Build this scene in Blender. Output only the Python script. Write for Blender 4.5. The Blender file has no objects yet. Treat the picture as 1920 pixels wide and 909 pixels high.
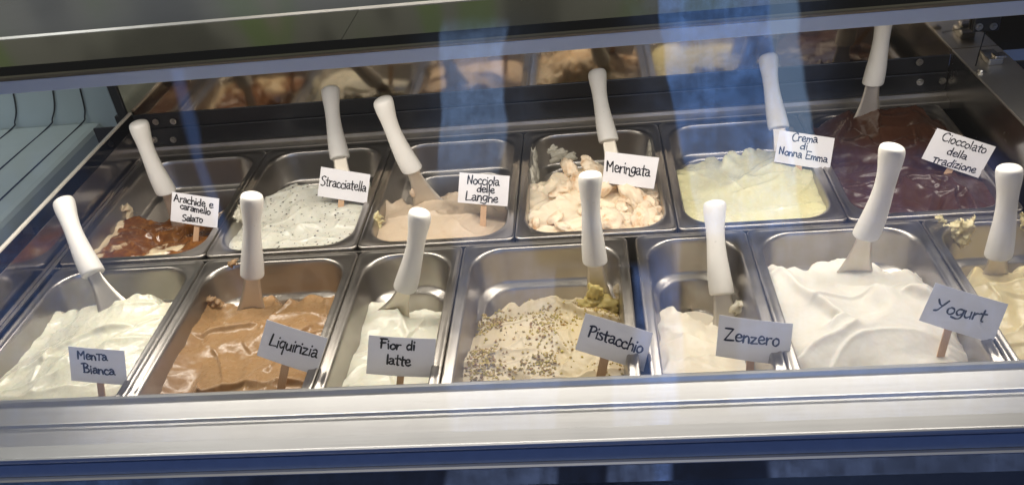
import bpy, math, random
import numpy as np
from mathutils import Vector, Matrix
scene = bpy.context.scene
col = scene.collection
rad = math.radians

# ------------------------------------------------------------------ camera
F_PX = 1630.29
CAM = np.array([0.874351, -1.103667, 0.736353])
RM = np.array([[0.99331044, 0.05569189, 0.1011572],
               [0.05291177, 0.55912698, -0.82739191],
               [-0.10263874, 0.82720943, 0.55243991]])
cd = bpy.data.cameras.new('camera'); cam = bpy.data.objects.new('camera', cd); col.objects.link(cam)
cam.matrix_world = Matrix([list(RM[i]) + [CAM[i]] for i in range(3)] + [[0, 0, 0, 1]])
cd.sensor_width = 36; cd.lens = F_PX / 1920 * 36; cd.clip_start = .01; cd.clip_end = 200
scene.camera = cam
scene.view_settings.view_transform = 'Standard'; scene.view_settings.look = 'None'
scene.view_settings.exposure = 0.0; scene.view_settings.gamma = 1
scene.render.engine = 'CYCLES'
scene.cycles.max_bounces = 10; scene.cycles.transparent_max_bounces = 12

# ------------------------------------------------------------------ world: dim shop, blue daylight street behind the customer
world = bpy.data.worlds.new('World'); scene.world = world; world.use_nodes = True
class NT:
    """tiny node helper"""
    def __init__(s, tree): s.t = tree; s.n = tree.nodes; s.l = tree.links
    def node(s, kind, **kw):
        nd = s.n.new(kind)
        for k, v in kw.items(): setattr(nd, k, v)
        return nd
    def put(s, sock, v):
        if hasattr(v, 'is_output') or isinstance(v, bpy.types.NodeSocket): s.l.new(v, sock)
        elif v is not None:
            if hasattr(sock.default_value, '__len__') and not hasattr(v, '__len__'): v = [v] * len(sock.default_value)
            if hasattr(v, '__len__') and len(v) == 3 and len(sock.default_value) == 4: v = (*v, 1)
            sock.default_value = v
    def m(s, op, a, b=None, c=None, clamp=False):
        nd = s.node('ShaderNodeMath', operation=op, use_clamp=clamp)
        s.put(nd.inputs[0], a); s.put(nd.inputs[1], b)
        if c is not None: s.put(nd.inputs[2], c)
        return nd.outputs[0]
    def dot(s, v, c):
        nd = s.node('ShaderNodeVectorMath', operation='DOT_PRODUCT'); s.put(nd.inputs[0], v); nd.inputs[1].default_value = tuple(c)
        return nd.outputs['Value']
    def mix(s, f, a, b, blend='MIX'):
        nd = s.node('ShaderNodeMix', data_type='RGBA', blend_type=blend); s.put(nd.inputs[0], f); s.put(nd.inputs[6], a); s.put(nd.inputs[7], b)
        return nd.outputs[2]
    def ramp(s, f, stops, interp='LINEAR'):
        nd = s.node('ShaderNodeValToRGB'); nd.color_ramp.interpolation = interp; s.put(nd.inputs[0], f)
        e = nd.color_ramp.elements
        while len(e) < len(stops): e.new(.5)
        for i, (p, c) in enumerate(stops):
            e[i].position = p; e[i].color = (*c, 1) if hasattr(c, '__len__') else (c, c, c, 1)
        return nd.outputs[0]
    def noise(s, vec=None, scale=5, detail=4, rough=.55, dist=0, out=0):
        nd = s.node('ShaderNodeTexNoise'); nd.inputs['Scale'].default_value = scale; nd.inputs['Detail'].default_value = detail
        nd.inputs['Roughness'].default_value = rough; nd.inputs['Distortion'].default_value = dist
        if vec is not None: s.put(nd.inputs['Vector'], vec)
        return nd.outputs[out]
    def smooth(s, x, a, b):
        nd = s.node('ShaderNodeMapRange', interpolation_type='SMOOTHSTEP'); s.put(nd.inputs[0], x)
        s.put(nd.inputs[1], a); s.put(nd.inputs[2], b); nd.inputs[3].default_value = 0; nd.inputs[4].default_value = 1
        return nd.outputs[0]

GLASS_TILT = rad(24)                                    # the customer-side pane leans back
GN = np.array([0, -math.cos(GLASS_TILT), math.sin(GLASS_TILT)])
w = NT(world.node_tree)
bg = w.n['Background']
tc = w.node('ShaderNodeTexCoord'); D = tc.outputs['Generated']
sx_, sy_, sz_ = w.dot(D, (1, 0, 0)), w.dot(D, (0, 1, 0)), w.dot(D, (0, 0, 1))
# shop interior: dim floor and walls, paler ceiling
amb = w.ramp(w.m('MULTIPLY_ADD', sz_, .5, .5), [(0, (.03, .03, .034)), (.45, (.065, .062, .06)), (.6, (.075, .071, .067)), (.79, (.075, .071, .067)), (.9, (.36, .34, .31)), (1, (.44, .42, .39))])
# reflections of the street, painted along the camera axes mirrored in the pane
ax = [RM[:, i] - 2 * RM[:, i].dot(GN) * GN for i in range(3)]
den = w.m('MAXIMUM', w.m('MULTIPLY', w.dot(D, ax[2]), -1), .05)
U = w.m('DIVIDE', w.dot(D, ax[0]), den); V = w.m('DIVIDE', w.dot(D, ax[1]), den)
wob = w.noise(D, 7, 2)
Uw = w.m('ADD', U, w.m('MULTIPLY', w.m('SUBTRACT', wob, .5), .05))
ok = w.smooth(w.m('MULTIPLY', w.dot(D, ax[2]), -1), .3, .5)
def gx(px): return (px - 960) / F_PX
def gy(py): return -(py - 454.5) / F_PX
def patch(x0, x1, y0, y1, soft=.004, skew=0, softy=None):
    """soft-edged box for a painted reflection, in mirrored view coordinates; skew slants its sides"""
    u = w.m('ADD', Uw, w.m('MULTIPLY', V, skew)) if skew else Uw
    softy = softy or soft
    a = w.smooth(u, gx(x0) - soft, gx(x0) + soft); b = w.smooth(u, gx(x1) + soft, gx(x1) - soft)
    c = w.smooth(V, gy(y1) - softy, gy(y1) + softy); d = w.smooth(V, gy(y0) + softy, gy(y0) - softy)
    return w.m('MULTIPLY', w.m('MULTIPLY', a, b), w.m('MULTIPLY', c, d))
back = w.noise(D, 5, 3, .6)
mpv = w.node('ShaderNodeMapping'); mpv.inputs['Scale'].default_value = (9, 9, 1.2); w.l.new(D, mpv.inputs[0])
rear_refl = w.ramp(w.noise(mpv.outputs[0], 1, 2, .5), [(.30, (.08, .075, .06)), (.42, (.22, .21, .165)), (.50, (.17, .24, .07)), (.56, (.30, .24, .19)), (.64, (.14, .16, .21)), (.72, (.42, .37, .33))], 'CONSTANT')  # colour blotches added to the world for the top glass to reflect
bm = w.m('MULTIPLY', w.smooth(sy_, .3, .6), w.m('MULTIPLY', w.smooth(sz_, .02, .12), w.smooth(sz_, .75, .5)))
amb = w.mix(bm, amb, rear_refl)
paving = w.noise(D, 60, 5, .65)
tex = w.m('MULTIPLY', w.smooth(paving, .15, .95), w.smooth(w.noise(D, 13, 3), .1, .75)); cmb = w.node('ShaderNodeCombineXYZ'); w.l.new(w.m('MULTIPLY', U, 90), cmb.inputs[0]); w.l.new(w.m('MULTIPLY', V, 5), cmb.inputs[1])
streak = w.noise(cmb.outputs[0], 1, 3, .6)
tex = w.m('MULTIPLY', w.m('MULTIPLY_ADD', tex, 1.5, .45), w.m('MULTIPLY_ADD', streak, .9, .5))
E_ = amb
def addp(mask, colr, strength, textured=True):
    global E_
    k = w.m('MULTIPLY', w.m('MULTIPLY', mask, strength), ok)
    if textured: k = w.m('MULTIPLY', k, tex)
    cc = w.mix(1, (*colr, 1), k, 'MULTIPLY')
    E_ = w.mix(1, E_, cc, 'ADD')
def inv(m): return w.m('SUBTRACT', 1, m, clamp=True)
def both(*ms):
    r = ms[0]
    for q in ms[1:]: r = w.m('MULTIPLY', r, q)
    return r
def either(a, b): return w.m('MAXIMUM', a, b)
# reflections painted into the world: two daylight openings, pavement, haze, dark customer shapes
addp(patch(815, 935, 58, 320, .003, -.05, .02), (.34, .56, 1.0), 2.4)
addp(patch(780, 990, 40, 420, .035, -.05, .04), (.34, .50, .85), .4)
addp(patch(1300, 1500, -300, 430, .003, .14, .02), (.17, .40, 1.0), 2.7)
addp(patch(1490, 1545, -300, 330, .004, .12, .03), (.38, .62, 1.0), 2.2, False)
addp(patch(1230, 1600, -300, 430, .04, .12, .05), (.30, .45, .85), .4)
man = either(patch(1050, 1190, 492, 700, .004, 0, .01), patch(1068, 1160, 660, 1200, .004, -.04, .01))
man = either(man, patch(985, 1200, 430, 505, .010, .5, .012))
pal = either(patch(1264, 1372, 440, 720, .004, .1, .01), patch(1272, 1385, 690, 800, .006, .0, .02))
pal = either(pal, patch(1272, 1455, 770, 1200, .006, -.05, .02))
pav = patch(842, 2100, 420, 1200, .006, 0, .03)
addp(both(pav, inv(man), inv(pal)), (.34, .46, .84), 1.45)
addp(both(patch(1180, 1275, 465, 1200, .005, .1, .02), inv(pal), inv(man)), (.14, .32, .95), 1.2)
addp(patch(1530, 1900, 285, 430, .02, 0, .02), (.36, .40, .85), .9)
addp(patch(-400, 230, 330, 1200, .08, .3, .1), (.20, .36, .85), 1.1)
addp(patch(408, 428, 130, 470, .004, .22), (.2, .4, 1.0), 1.0, False)
addp(patch(-400, 2400, 800, 1400, .01, 0, .02), (.15, .27, .7), .35)
w.put(bg.inputs[0], E_); bg.inputs[1].default_value = 1.0

# ------------------------------------------------------------------ lamps: strip under the case top, shop ceiling lamp, added fill for the cabinet
def area(name, loc, rot, sx, sy, power, colr):
    ld = bpy.data.lights.new(name, 'AREA'); ld.shape = 'RECTANGLE'; ld.size = sx; ld.size_y = sy; ld.energy = power; ld.color = colr
    o = bpy.data.objects.new(name, ld); o.location = loc; o.rotation_euler = rot; col.objects.link(o); return o
area('strip_lamp', (.76, -.025, .305), (rad(-10), 0, 0), 1.62, .03, 5.6, (1, .925, .81))
lo = area('cabinet_fill', (-1.1, -.5, 2.1), (0, 0, 0), .6, .6, 8, (.92, .98, 1))  # added fill that brightens the pale cabinet on the left
lo.rotation_euler = Vector((.65, .9, -2.1)).to_track_quat('-Z', 'Y').to_euler()
area('ceiling_lamp', (.3, -1.1, 2.4), (rad(-18), 0, 0), 1.6, .5, 16, (1, .93, .84))

# ------------------------------------------------------------------ helpers
def ray(px, py): return RM @ np.array([(px - 960) / F_PX, -(py - 454.5) / F_PX, -1.0])
def un(px, py, axis, v):
    d = ray(px, py); return CAM + d * ((v - CAM[axis]) / d[axis])
def un_plane(px, py, P, n):
    d = ray(px, py); return CAM + d * (np.dot(P - CAM, n) / np.dot(d, n))
def mpp(P): return np.dot(P - CAM, -RM[:, 2]) / F_PX            # metres per photo pixel at P

def mesh_obj(name, verts, faces, mat, parent=None, smooth=True, loc=None):
    me = bpy.data.meshes.new(name)
    me.from_pydata([tuple(map(float, v)) for v in verts], [], faces)
    if smooth: me.polygons.foreach_set('use_smooth', [True] * len(me.polygons))
    me.update()
    o = bpy.data.objects.new(name, me); col.objects.link(o)
    if mat: me.materials.append(mat)
    if parent: o.parent = parent
    if loc is not None: o.location = loc
    return o
def tag(o, label=None, cat=None, group=None, kind=None):
    if label: o['label'] = label
    if cat: o['category'] = cat
    if group: o['group'] = group
    if kind: o['kind'] = kind
    return o
def empty(name, loc=(0, 0, 0)):
    o = bpy.data.objects.new(name, None); o.location = loc; o.empty_display_size = .02; col.objects.link(o); return o
class MB:
    def __init__(s): s.v = []; s.f = []
    def add(s, v, f):
        b = len(s.v); s.v += [tuple(map(float, q)) for q in v]; s.f += [[i + b for i in q] for q in f]
    def box(s, x0, x1, y0, y1, z0, z1):
        s.add([(x, y, z) for z in (z0, z1) for y in (y0, y1) for x in (x0, x1)],
              [(0, 2, 3, 1), (4, 5, 7, 6), (0, 1, 5, 4), (2, 6, 7, 3), (0, 4, 6, 2), (1, 3, 7, 5)])
    def tube(s, a, b, r, n=12, r2=None):
        a, b = np.array(a, float), np.array(b, float); d = (b - a) / np.linalg.norm(b - a)
        u = np.cross(d, [0, 0, 1] if abs(d[2]) < .9 else [1, 0, 0]); u /= np.linalg.norm(u); v = np.cross(d, u); r2 = r if r2 is None else r2
        vs = []
        for P, rr in ((a, r), (b, r2)):
            for k in range(n):
                t = 2 * math.pi * k / n; vs.append(P + rr * (math.cos(t) * u + math.sin(t) * v))
        s.add(vs, [(k, (k + 1) % n, n + (k + 1) % n, n + k) for k in range(n)] + [tuple(range(n))[::-1], tuple(range(n, 2 * n))])
    def obj(s, name, mat, parent=None, smooth=False, bevel=0):
        o = mesh_obj(name, s.v, s.f, mat, parent, smooth)
        if bevel:
            b = o.modifiers.new('bevel', 'BEVEL'); b.width = bevel; b.segments = 2; b.limit_method = 'ANGLE'; b.angle_limit = rad(40)
        return o
def extrude_profile(pts, x0, x1, seg=1):
    """closed (y,z) profile swept along x"""
    n = len(pts); vs = []; fs = []
    xs = np.linspace(x0, x1, seg + 1)
    for x in xs: vs += [(x, y, z) for y, z in pts]
    for i in range(seg):
        for k in range(n): fs.append((i * n + k, i * n + (k + 1) % n, (i + 1) * n + (k + 1) % n, (i + 1) * n + k))
    fs += [tuple(range(n))[::-1], tuple(range(seg * n, seg * n + n))]
    return vs, fs

def catmull(P, n):
    P = np.array(P, float); out = []
    for i in range(len(P) - 1):
        a = P[max(i - 1, 0)]; b_ = P[i]; c = P[i + 1]; d = P[min(i + 2, len(P) - 1)]
        for k in range(n):
            t = k / n; out.append(.5 * ((2 * b_) + (-a + c) * t + (2 * a - 5 * b_ + 4 * c - d) * t * t + (-a + 3 * b_ - 3 * c + d) * t ** 3))
    out.append(P[-1]); return np.array(out)
# ---- numpy value noise
def _h(ix, iy, seed):
    n = (ix.astype(np.int64) * 374761393 + iy.astype(np.int64) * 668265263 + seed * 1274126177) & 0x7fffffff
    n = ((n ^ (n >> 13)) * 1274126177) & 0x7fffffff
    return ((n ^ (n >> 16)) & 0xffff) / 65535.0
def vnoise(x, y, seed=0):
    x = np.asarray(x, float); y = np.asarray(y, float)
    ix = np.floor(x); iy = np.floor(y); fx = x - ix; fy = y - iy
    fx = fx * fx * fx * (fx * (fx * 6 - 15) + 10); fy = fy * fy * fy * (fy * (fy * 6 - 15) + 10)
    a = _h(ix, iy, seed); b = _h(ix + 1, iy, seed); c = _h(ix, iy + 1, seed); d = _h(ix + 1, iy + 1, seed)
    return (a + (b - a) * fx) * (1 - fy) + (c + (d - c) * fx) * fy - .5
def fbm(x, y, seed=0, octv=4):
    s = 0; a = 1
    for o in range(octv):
        s = s + a * vnoise(x * 2 ** o + 17 * o, y * 2 ** o - 9 * o, seed + o); a *= .5
    return s
def sstep(a, b, x):
    t = np.clip((x - a) / (b - a), 0, 1); return t * t * (3 - 2 * t)

# ------------------------------------------------------------------ materials
def newmat(name):
    m = bpy.data.materials.new(name); m.use_nodes = True
    t = NT(m.node_tree); return m, t, t.n['Principled BSDF']
def obj_coord(t): return t.node('ShaderNodeTexCoord').outputs['Object']
def bump(t, b, h, strength=.2, dist=.001):
    nd = t.node('ShaderNodeBump'); nd.inputs['Strength'].default_value = strength; nd.inputs['Distance'].default_value = dist
    t.put(nd.inputs['Height'], h); t.l.new(nd.outputs[0], b.inputs['Normal'])
def steel(name, c=(.52, .49, .45), rough=.27, stretch=(6, 260, 260), var=.10, grime=.25):
    m, t, b = newmat(name); oc = obj_coord(t)
    mp = t.node('ShaderNodeMapping'); mp.inputs['Scale'].default_value = stretch; t.l.new(oc, mp.inputs[0])
    br = t.noise(mp.outputs[0], 1, 3, .6); bl = t.noise(oc, 14, 5, .6)
    t.put(b.inputs['Metallic'], 1.0)
    f = t.m('MULTIPLY', t.smooth(bl, .45, .75), grime)
    t.put(b.inputs['Base Color'], t.mix(f, (*c, 1), (c[0] * .62, c[1] * .58, c[2] * .54, 1)))
    r = t.m('ADD', rough - var * .6, t.m('MULTIPLY', br, var)); r = t.m('ADD', r, t.m('MULTIPLY', bl, var))
    t.put(b.inputs['Roughness'], r)
    bump(t, b, br, .08, .0004)
    return m
def plain(name, c, rough=.5, metal=0, spec=.5, bumps=None, var=.06, vscale=30):
    m, t, b = newmat(name); oc = obj_coord(t); n = t.noise(oc, vscale, 5, .6)
    t.put(b.inputs['Base Color'], t.mix(n, tuple(x * (1 - var) for x in c) + (1,), tuple(min(1, x * (1 + var)) for x in c) + (1,)))
    t.put(b.inputs['Metallic'], metal); b.inputs['Specular IOR Level'].default_value = spec
    t.put(b.inputs['Roughness'], t.m('MULTIPLY_ADD', n, .12, rough - .06))
    if bumps: bump(t, b, t.noise(oc, bumps[0], 4), bumps[1], bumps[2])
    return m
M = {}
def film(m):
    t = NT(m.node_tree); b = t.n['Principled BSDF']; oc = obj_coord(t)
    k = t.m('MULTIPLY', t.smooth(t.noise(oc, 26, 6, .7, .6), .58, .74), t.smooth(t.noise(oc, 7, 2), .42, .6))
    k = t.m('MULTIPLY', k, .55)
    src = b.inputs['Base Color'].links[0].from_socket
    t.put(b.inputs['Base Color'], t.mix(k, src, (.50, .46, .38, 1))); t.put(b.inputs['Metallic'], t.m('SUBTRACT', 1, t.m('MULTIPLY', k, .8)))
    rs = b.inputs['Roughness'].links[0].from_socket; t.put(b.inputs['Roughness'], t.m('ADD', rs, t.m('MULTIPLY', k, .3)))
M['pan'] = steel('pan_steel', (.42, .395, .365), .28, (40, 40, 300), .12)
film(M['pan'])
M['rail'] = steel('rail_steel', (.60, .605, .615), .34, (4, 300, 300), .12, .06)
M['ledge'] = steel('ledge_steel', (.52, .49, .45), .34, (4, 300, 300), .14, .5)
M['wall_steel'] = steel('wall_steel', (.44, .43, .41), .22, (5, 200, 200), .08, .3)
M['skirt'] = steel('skirt_steel', (.50, .47, .45), .12, (5, 200, 200), .05, .2)
M['blade'] = steel('blade_steel', (.70, .65, .57), .48, (200, 200, 12), .15, .4)
M['black'] = plain('black_plastic', (.012, .013, .017), .32, 0, .5, None, .3)
M['gasket'] = plain('matt_rubber', (.008, .009, .012), .8, 0, .08)
M['dark'] = plain('dark_well', (.02, .02, .022), .6)
M['mirror'] = None
m, t, b = newmat('bronze_mirror'); M['mirror'] = m; oc = obj_coord(t)
sm = t.noise(oc, 9, 6, .65, .4)
t.put(b.inputs['Metallic'], 1.0); t.put(b.inputs['Base Color'], t.mix(t.smooth(sm, .42, .7), (.50, .43, .34, 1), (.42, .37, .30, 1)))
t.put(b.inputs['Roughness'], t.m('MULTIPLY_ADD', sm, .14, .01))
M['band'] = plain('aluminium_sky_tint', (.46, .54, .76), .42, .2, .5, (300, .05, .0003), .04, 12)  # reflection of the blue sky put into the aluminium's base colour
M['brownstrip'] = plain('anodised_strip', (.16, .14, .12), .38, .7, .5)
M['olive'] = plain('tinted_glass_top', (.085, .085, .062), .10, 0, .7, None, .25, 4)
M['bluegrey'] = plain('glass_shelf_top', (.13, .145, .17), .14, 0, .6, None, .2, 5)
M['trim'] = plain('polished_trim', (.93, .88, .78), .22, .25, .6)
M['screw'] = plain('screw_zinc', (.6, .58, .54), .3, 1)
m, t, b = newmat('white_handle_plastic'); M['handle'] = m; oc = obj_coord(t)
sp = t.noise(oc, 420, 2, .5); sp2 = t.noise(oc, 60, 5, .7)
k = t.m('MULTIPLY', t.smooth(sp, .66, .72), t.smooth(sp2, .52, .66))
t.put(b.inputs['Base Color'], t.mix(t.m('MULTIPLY', k, .6), t.mix(t.noise(oc, 25, 4), (.71, .685, .64, 1), (.77, .75, .71, 1)), (.22, .20, .17, 1)))
t.put(b.inputs['Roughness'], .46); b.inputs['Subsurface Weight'].default_value = .08; b.inputs['Subsurface Radius'].default_value = (.004, .003, .003); b.inputs['Subsurface Scale'].default_value = 1
bump(t, b, t.noise(oc, 260, 4, .6), .07, .0006)
m, t, b = newmat('paper_card'); M['paper'] = m; oc = obj_coord(t)
t.put(b.inputs['Base Color'], t.mix(t.noise(oc, 35, 5), (.78, .765, .79, 1), (.84, .825, .845, 1))); t.put(b.inputs['Roughness'], .7)
bump(t, b, t.noise(oc, 500, 3), .06, .0004)
m, t, b = newmat('popsicle_wood'); M['wood'] = m; oc = obj_coord(t)
mp = t.node('ShaderNodeMapping'); mp.inputs['Scale'].default_value = (900, 300, 25); t.l.new(oc, mp.inputs[0]); wn = t.noise(mp.outputs[0], 1, 4)
t.put(b.inputs['Base Color'], t.mix(wn, (.50, .31, .18, 1), (.68, .46, .29, 1))); t.put(b.inputs['Roughness'], .65)
M['ink'] = plain('marker_ink', (.012, .012, .016), .45)
M['ink_blue'] = plain('marker_ink_navy', (.012, .016, .045), .45)

def gelato_mat(name, base, rough=.34, sss=.3, alt=None, bscale=90, bstr=.10, pattern=None, spec=.5, coat=0, altscale=22, warm=None):
    m, t, b = newmat(name); oc = obj_coord(t)
    n = t.noise(oc, altscale, 5, .6, .8)
    alt = alt or tuple(min(1, c * .93) for c in base)
    c = t.mix(n, (*base, 1), (*alt, 1))
    if pattern:                                   # second flavour rippled in; the mask is sculpted with the mass
        at = t.node('ShaderNodeAttribute', attribute_name='ripple')
        e = t.m('ADD', at.outputs['Fac'], t.m('MULTIPLY', t.m('SUBTRACT', t.noise(oc, 70, 5, .6, 1.2), .5), .35))
        dens = t.smooth(e, .38, .56)
        c2 = t.ramp(t.noise(oc, 45, 4, .6, 1.0), pattern)
        c = t.mix(dens, c, c2)
        t.put(b.inputs['Roughness'], t.m('MULTIPLY_ADD', dens, -.22, rough))
    else:
        t.put(b.inputs['Roughness'], t.m('MULTIPLY_ADD', t.noise(oc, 60, 4), .22, rough - .11))
    t.put(b.inputs['Base Color'], c)
    b.inputs['Specular IOR Level'].default_value = spec
    b.inputs['Coat Weight'].default_value = coat; b.inputs['Coat Roughness'].default_value = .16
    if sss:
        b.inputs['Subsurface Weight'].default_value = sss; b.inputs['Subsurface Scale'].default_value = .006; b.inputs['Subsurface Radius'].default_value = (1, .7, .45)
    h = t.m('ADD', t.noise(oc, bscale, 5, .6), t.m('MULTIPLY', t.noise(oc, bscale * .25, 3, .5, .6), 1.6)); h = t.m('ADD', h, t.m('MULTIPLY', t.noise(oc, 620, 3, .6), .35))
    bump(t, b, h, bstr, .003)
    return m

# ------------------------------------------------------------------ the setting
fl = MB(); fl.add([(-40, -40, -1.0), (40, -40, -1.0), (40, 40, -1.0), (-40, 40, -1.0)], [(0, 1, 2, 3)])
M['floor'] = plain('shop_floor', (.04, .10, .36), .35, 0, .5, None, .35, 6)
tag(fl.obj('floor', M['floor']), kind='structure')

# ------------------------------------------------------------------ display case
case = empty('display_case', (.75, -.05, -.2))
tag(case, 'stainless steel gelato display case with tilted front glass and mirrored back', 'display case')
case_inv = Vector((-.75, .05, .2))
def cpart(mb, name, mat, parent=None, **kw):
    o = mb.obj(name, mat, parent or case, **kw)
    if parent is None: o.location = case_inv
    return o
X0, X1 = -.75, 2.35
fr = MB()
prof = [(-.3285, .018), (-.331, .0215), (-.3345, .0205), (-.3375, .0165), (-.3385, .0155), (-.3655, .0122), (-.3668, .0138), (-.3682, .0138), (-.3695, .0095), (-.3715, .0085), (-.4125, .0036), (-.4135, .0048), (-.4152, .0048), (-.4168, .0036), (-.4172, .0005), (-.4165, -.003), (-.412, -.006), (-.30, -.006), (-.3285, .010)]
fr.add(*extrude_profile(prof, X0, X1, 8)); cpart(fr, 'front_rail', M['rail'], smooth=False)
fb = MB(); fb.box(X0, X1, -.4155, -.39, -.0265, -.0062); M['fascia_tint'] = plain('fascia_blue_reflect', (.15, .21, .36), .3, .1, .5, (200, .06, .0006), .15, 60)  # dark blue base, made brighter and bluer to stand in for a reflection
cpart(fb, 'fascia', M['fascia_tint'])
ft = MB(); ft.add(*extrude_profile([(-.400, -.0268), (-.4195, -.0272), (-.4215, -.029), (-.4205, -.0315), (-.40, -.0318)], X0, X1)); cpart(ft, 'fascia_trim', M['rail'])
fd = MB(); fd.box(X0, X1, -.412, -.39, -.30, -.0322); cpart(fd, 'lower_front', M['black'])
well = MB(); well.box(-.12, 1.75, -.40, .42, -.32, -.30); well.box(X0, X1, -.388, -.382, -.2995, -.01); well.box(-.12, 1.75, .4155, .42, -.2995, .05); well.box(-.12, -.116, -.38, .415, -.2995, -.02); well.box(1.60, 1.604, -.38, .415, -.2995, .05); cpart(well, 'cold_well', M['dark'])
# crossbar between the two rows of pans, ledge behind the back row, rear wall, mirror
bar = MB(); bar.box(-.1, 1.72, .0025, .0065, -.06, -.0045); cpart(bar, 'crossbar', M['ledge'])
led = MB(); led.add(*extrude_profile([(.3715, -.012), (.3715, .001), (.373, .0025), (.392, .004), (.3935, .0105), (.399, .0110), (.399, -.012)], -.05, 1.512)); cpart(led, 'rear_ledge', M['ledge'])
rw = MB(); rw.box(-.06, 1.512, .400, .415, -.02, .047); rw.box(-.06, 1.512, .4035, .415, .0472, .078)
rear = cpart(rw, 'rear_wall', M['black'], bevel=.0015)
po = MB(); po.box(-.050, -.031, .400, .418, -.3, .318); cpart(po, 'corner_post', M['black'], bevel=.002)
mi = MB(); mi.box(-.030, 2.2, .4042, .412, .0785, .318); cpart(mi, 'rear_mirror', M['mirror'])
def screw(x, y, z, r=.008):
    s = MB(); s.tube((x, y, z), (x, y - .002, z), r, 20); s.tube((x, y - .002, z), (x, y - .0042, z), r * .62, 16, r * .45)
    return s
for q in [(290, 262), (325, 262), (292, 229), (325, 228), (1725, 154), (1767, 152), (1724, 117)]:
    P = un(*q, 1, .3995); screw(P[0], .3998, P[2], .0062).obj('screw', M['screw'], rear, smooth=False)
# left side: low steel skirt, clear panel above with polished edge
ls = MB(); ls.box(-.0235, -.0195, -.33, .399, -.02, .058); cpart(ls, 'side_skirt', M['skirt'], bevel=.001)
m, t, b = newmat('clear_acrylic'); M['acrylic'] = m
def thin_glass(m, ior, tint=(1, 1, 1), rough=.0, extra=None):
    t = NT(m.node_tree); out = t.n['Material Output']
    for nd in list(t.n):
        if nd != out: t.n.remove(nd)
    tr = t.node('ShaderNodeBsdfTransparent'); tr.inputs[0].default_value = (*tint, 1)
    gl = t.node('ShaderNodeBsdfGlossy'); gl.inputs['Roughness'].default_value = rough
    fz = t.node('ShaderNodeFresnel'); fz.inputs[0].default_value = ior
    mx = t.node('ShaderNodeMixShader'); t.l.new(fz.outputs[0], mx.inputs[0]); t.l.new(tr.outputs[0], mx.inputs[1]); t.l.new(gl.outputs[0], mx.inputs[2])
    t.l.new(mx.outputs[0], out.inputs[0]); return t
thin_glass(m, 1.7, (.86, .90, .94))
lp = MB(); lp.box(-.0240, -.0200, -.33, .399, .0584, .082); sp_ = cpart(lp, 'side_panel', M['acrylic'])
le = MB(); le.box(-.0252, -.0192, -.33, .399, .0822, .0865); le.obj('edge_strip', M['trim'], sp_, bevel=.001)
sl = MB(); sl.box(-.0188, -.0115, -.33, .399, -.0062, -.0030); cpart(sl, 'side_ledge', M['ledge'])
# right side: steel ledge with clip, screw, dark inner face
M['pale_steel'] = steel('pale_steel', (.70, .68, .64), .45, (200, 5, 200), .12, .2)
rl = MB(); rl.box(1.512, 1.590, -.36, .4035, .084, .088); right = cpart(rl, 'side_ledge', M['pale_steel'], bevel=.0008)
ri = MB(); ri.box(1.512, 1.516, -.36, .4035, -.02, .0838); cpart(ri, 'side_wall', M['wall_steel'])
ro = MB(); ro.box(1.586, 1.590, -.36, .4035, -.2, .0838); cpart(ro, 'outer_wall', M['black'])
P = un(1858, 108, 2, .094)
cl = MB(); cl.box(P[0] - .012, P[0] + .012, P[1] - .022, P[1] + .022, .0882, .1000); cl.box(P[0] - .004, P[0] + .015, P[1] - .024, P[1] - .006, .1002, .106); cl.obj('catch', M['wall_steel'], right, bevel=.0015)
P = un(1839, 134, 2, .09)
sc = MB(); sc.tube((P[0], P[1], .0882), (P[0], P[1], .091), .0085, 20); sc.tube((P[0], P[1], .0911), (P[0], P[1], .0935), .0055, 16, .004); sc.obj('screw', M['screw'], right)
br = MB(); A = un(1827, 27, 1, .398); B = un(1872, 57, 1, .398)
br.box(A[0], B[0], .394, .4038, B[2], A[2] + .02); brk = cpart(br, 'hinge_bracket', M['black'], bevel=.003)
for q in [(1836, 51), (1863, 50)]:
    P = un(*q, 1, .393); screw(P[0], .3938, P[2], .0062).obj('screw', M['screw'], brk)
rd = MB(); rd.tube(un(1847, 60, 1, .392), un(1829, 124, 2, .0885), .0012, 8); rd.obj('rod', M['black'], brk)
# top of the case
CZ = .358
XL = -.22
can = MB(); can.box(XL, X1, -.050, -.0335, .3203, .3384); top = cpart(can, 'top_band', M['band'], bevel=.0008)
c2 = MB(); c2.add(*extrude_profile([(-.0502, .3386), (-.0502, .3412), (-.0485, .3428), (-.0415, .3428), (-.0415, .3386)], XL, X1)); cpart(c2, 'top_strip', M['brownstrip'])
c3 = MB(); c3.box(XL, X1, -.0412, -.0022, .3386, .3410); cpart(c3, 'top_gasket', M['gasket'])
c4 = MB(); c4.box(XL, .5449, -.0020, .1175, .3386, .3416); c4.box(.5455, X1, -.0021, .1176, .3386, .3412); cpart(c4, 'top_shelf', M['olive'])
c5 = MB(); c5.add(*extrude_profile([(.1178, .3386), (.1178, .3404), (.1209, .3442), (.1216, .3442), (.1216, .3386)], XL, X1)); cpart(c5, 'top_trim', M['trim'])
c6 = MB(); c6.box(XL, X1, .1218, .42, .3386, .3420); cpart(c6, 'top_panel', M['bluegrey'])
c7 = MB(); c7.box(XL, X1, -.033, .42, .3215, .3380); cpart(c7, 'top_housing', M['dark'])
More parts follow.
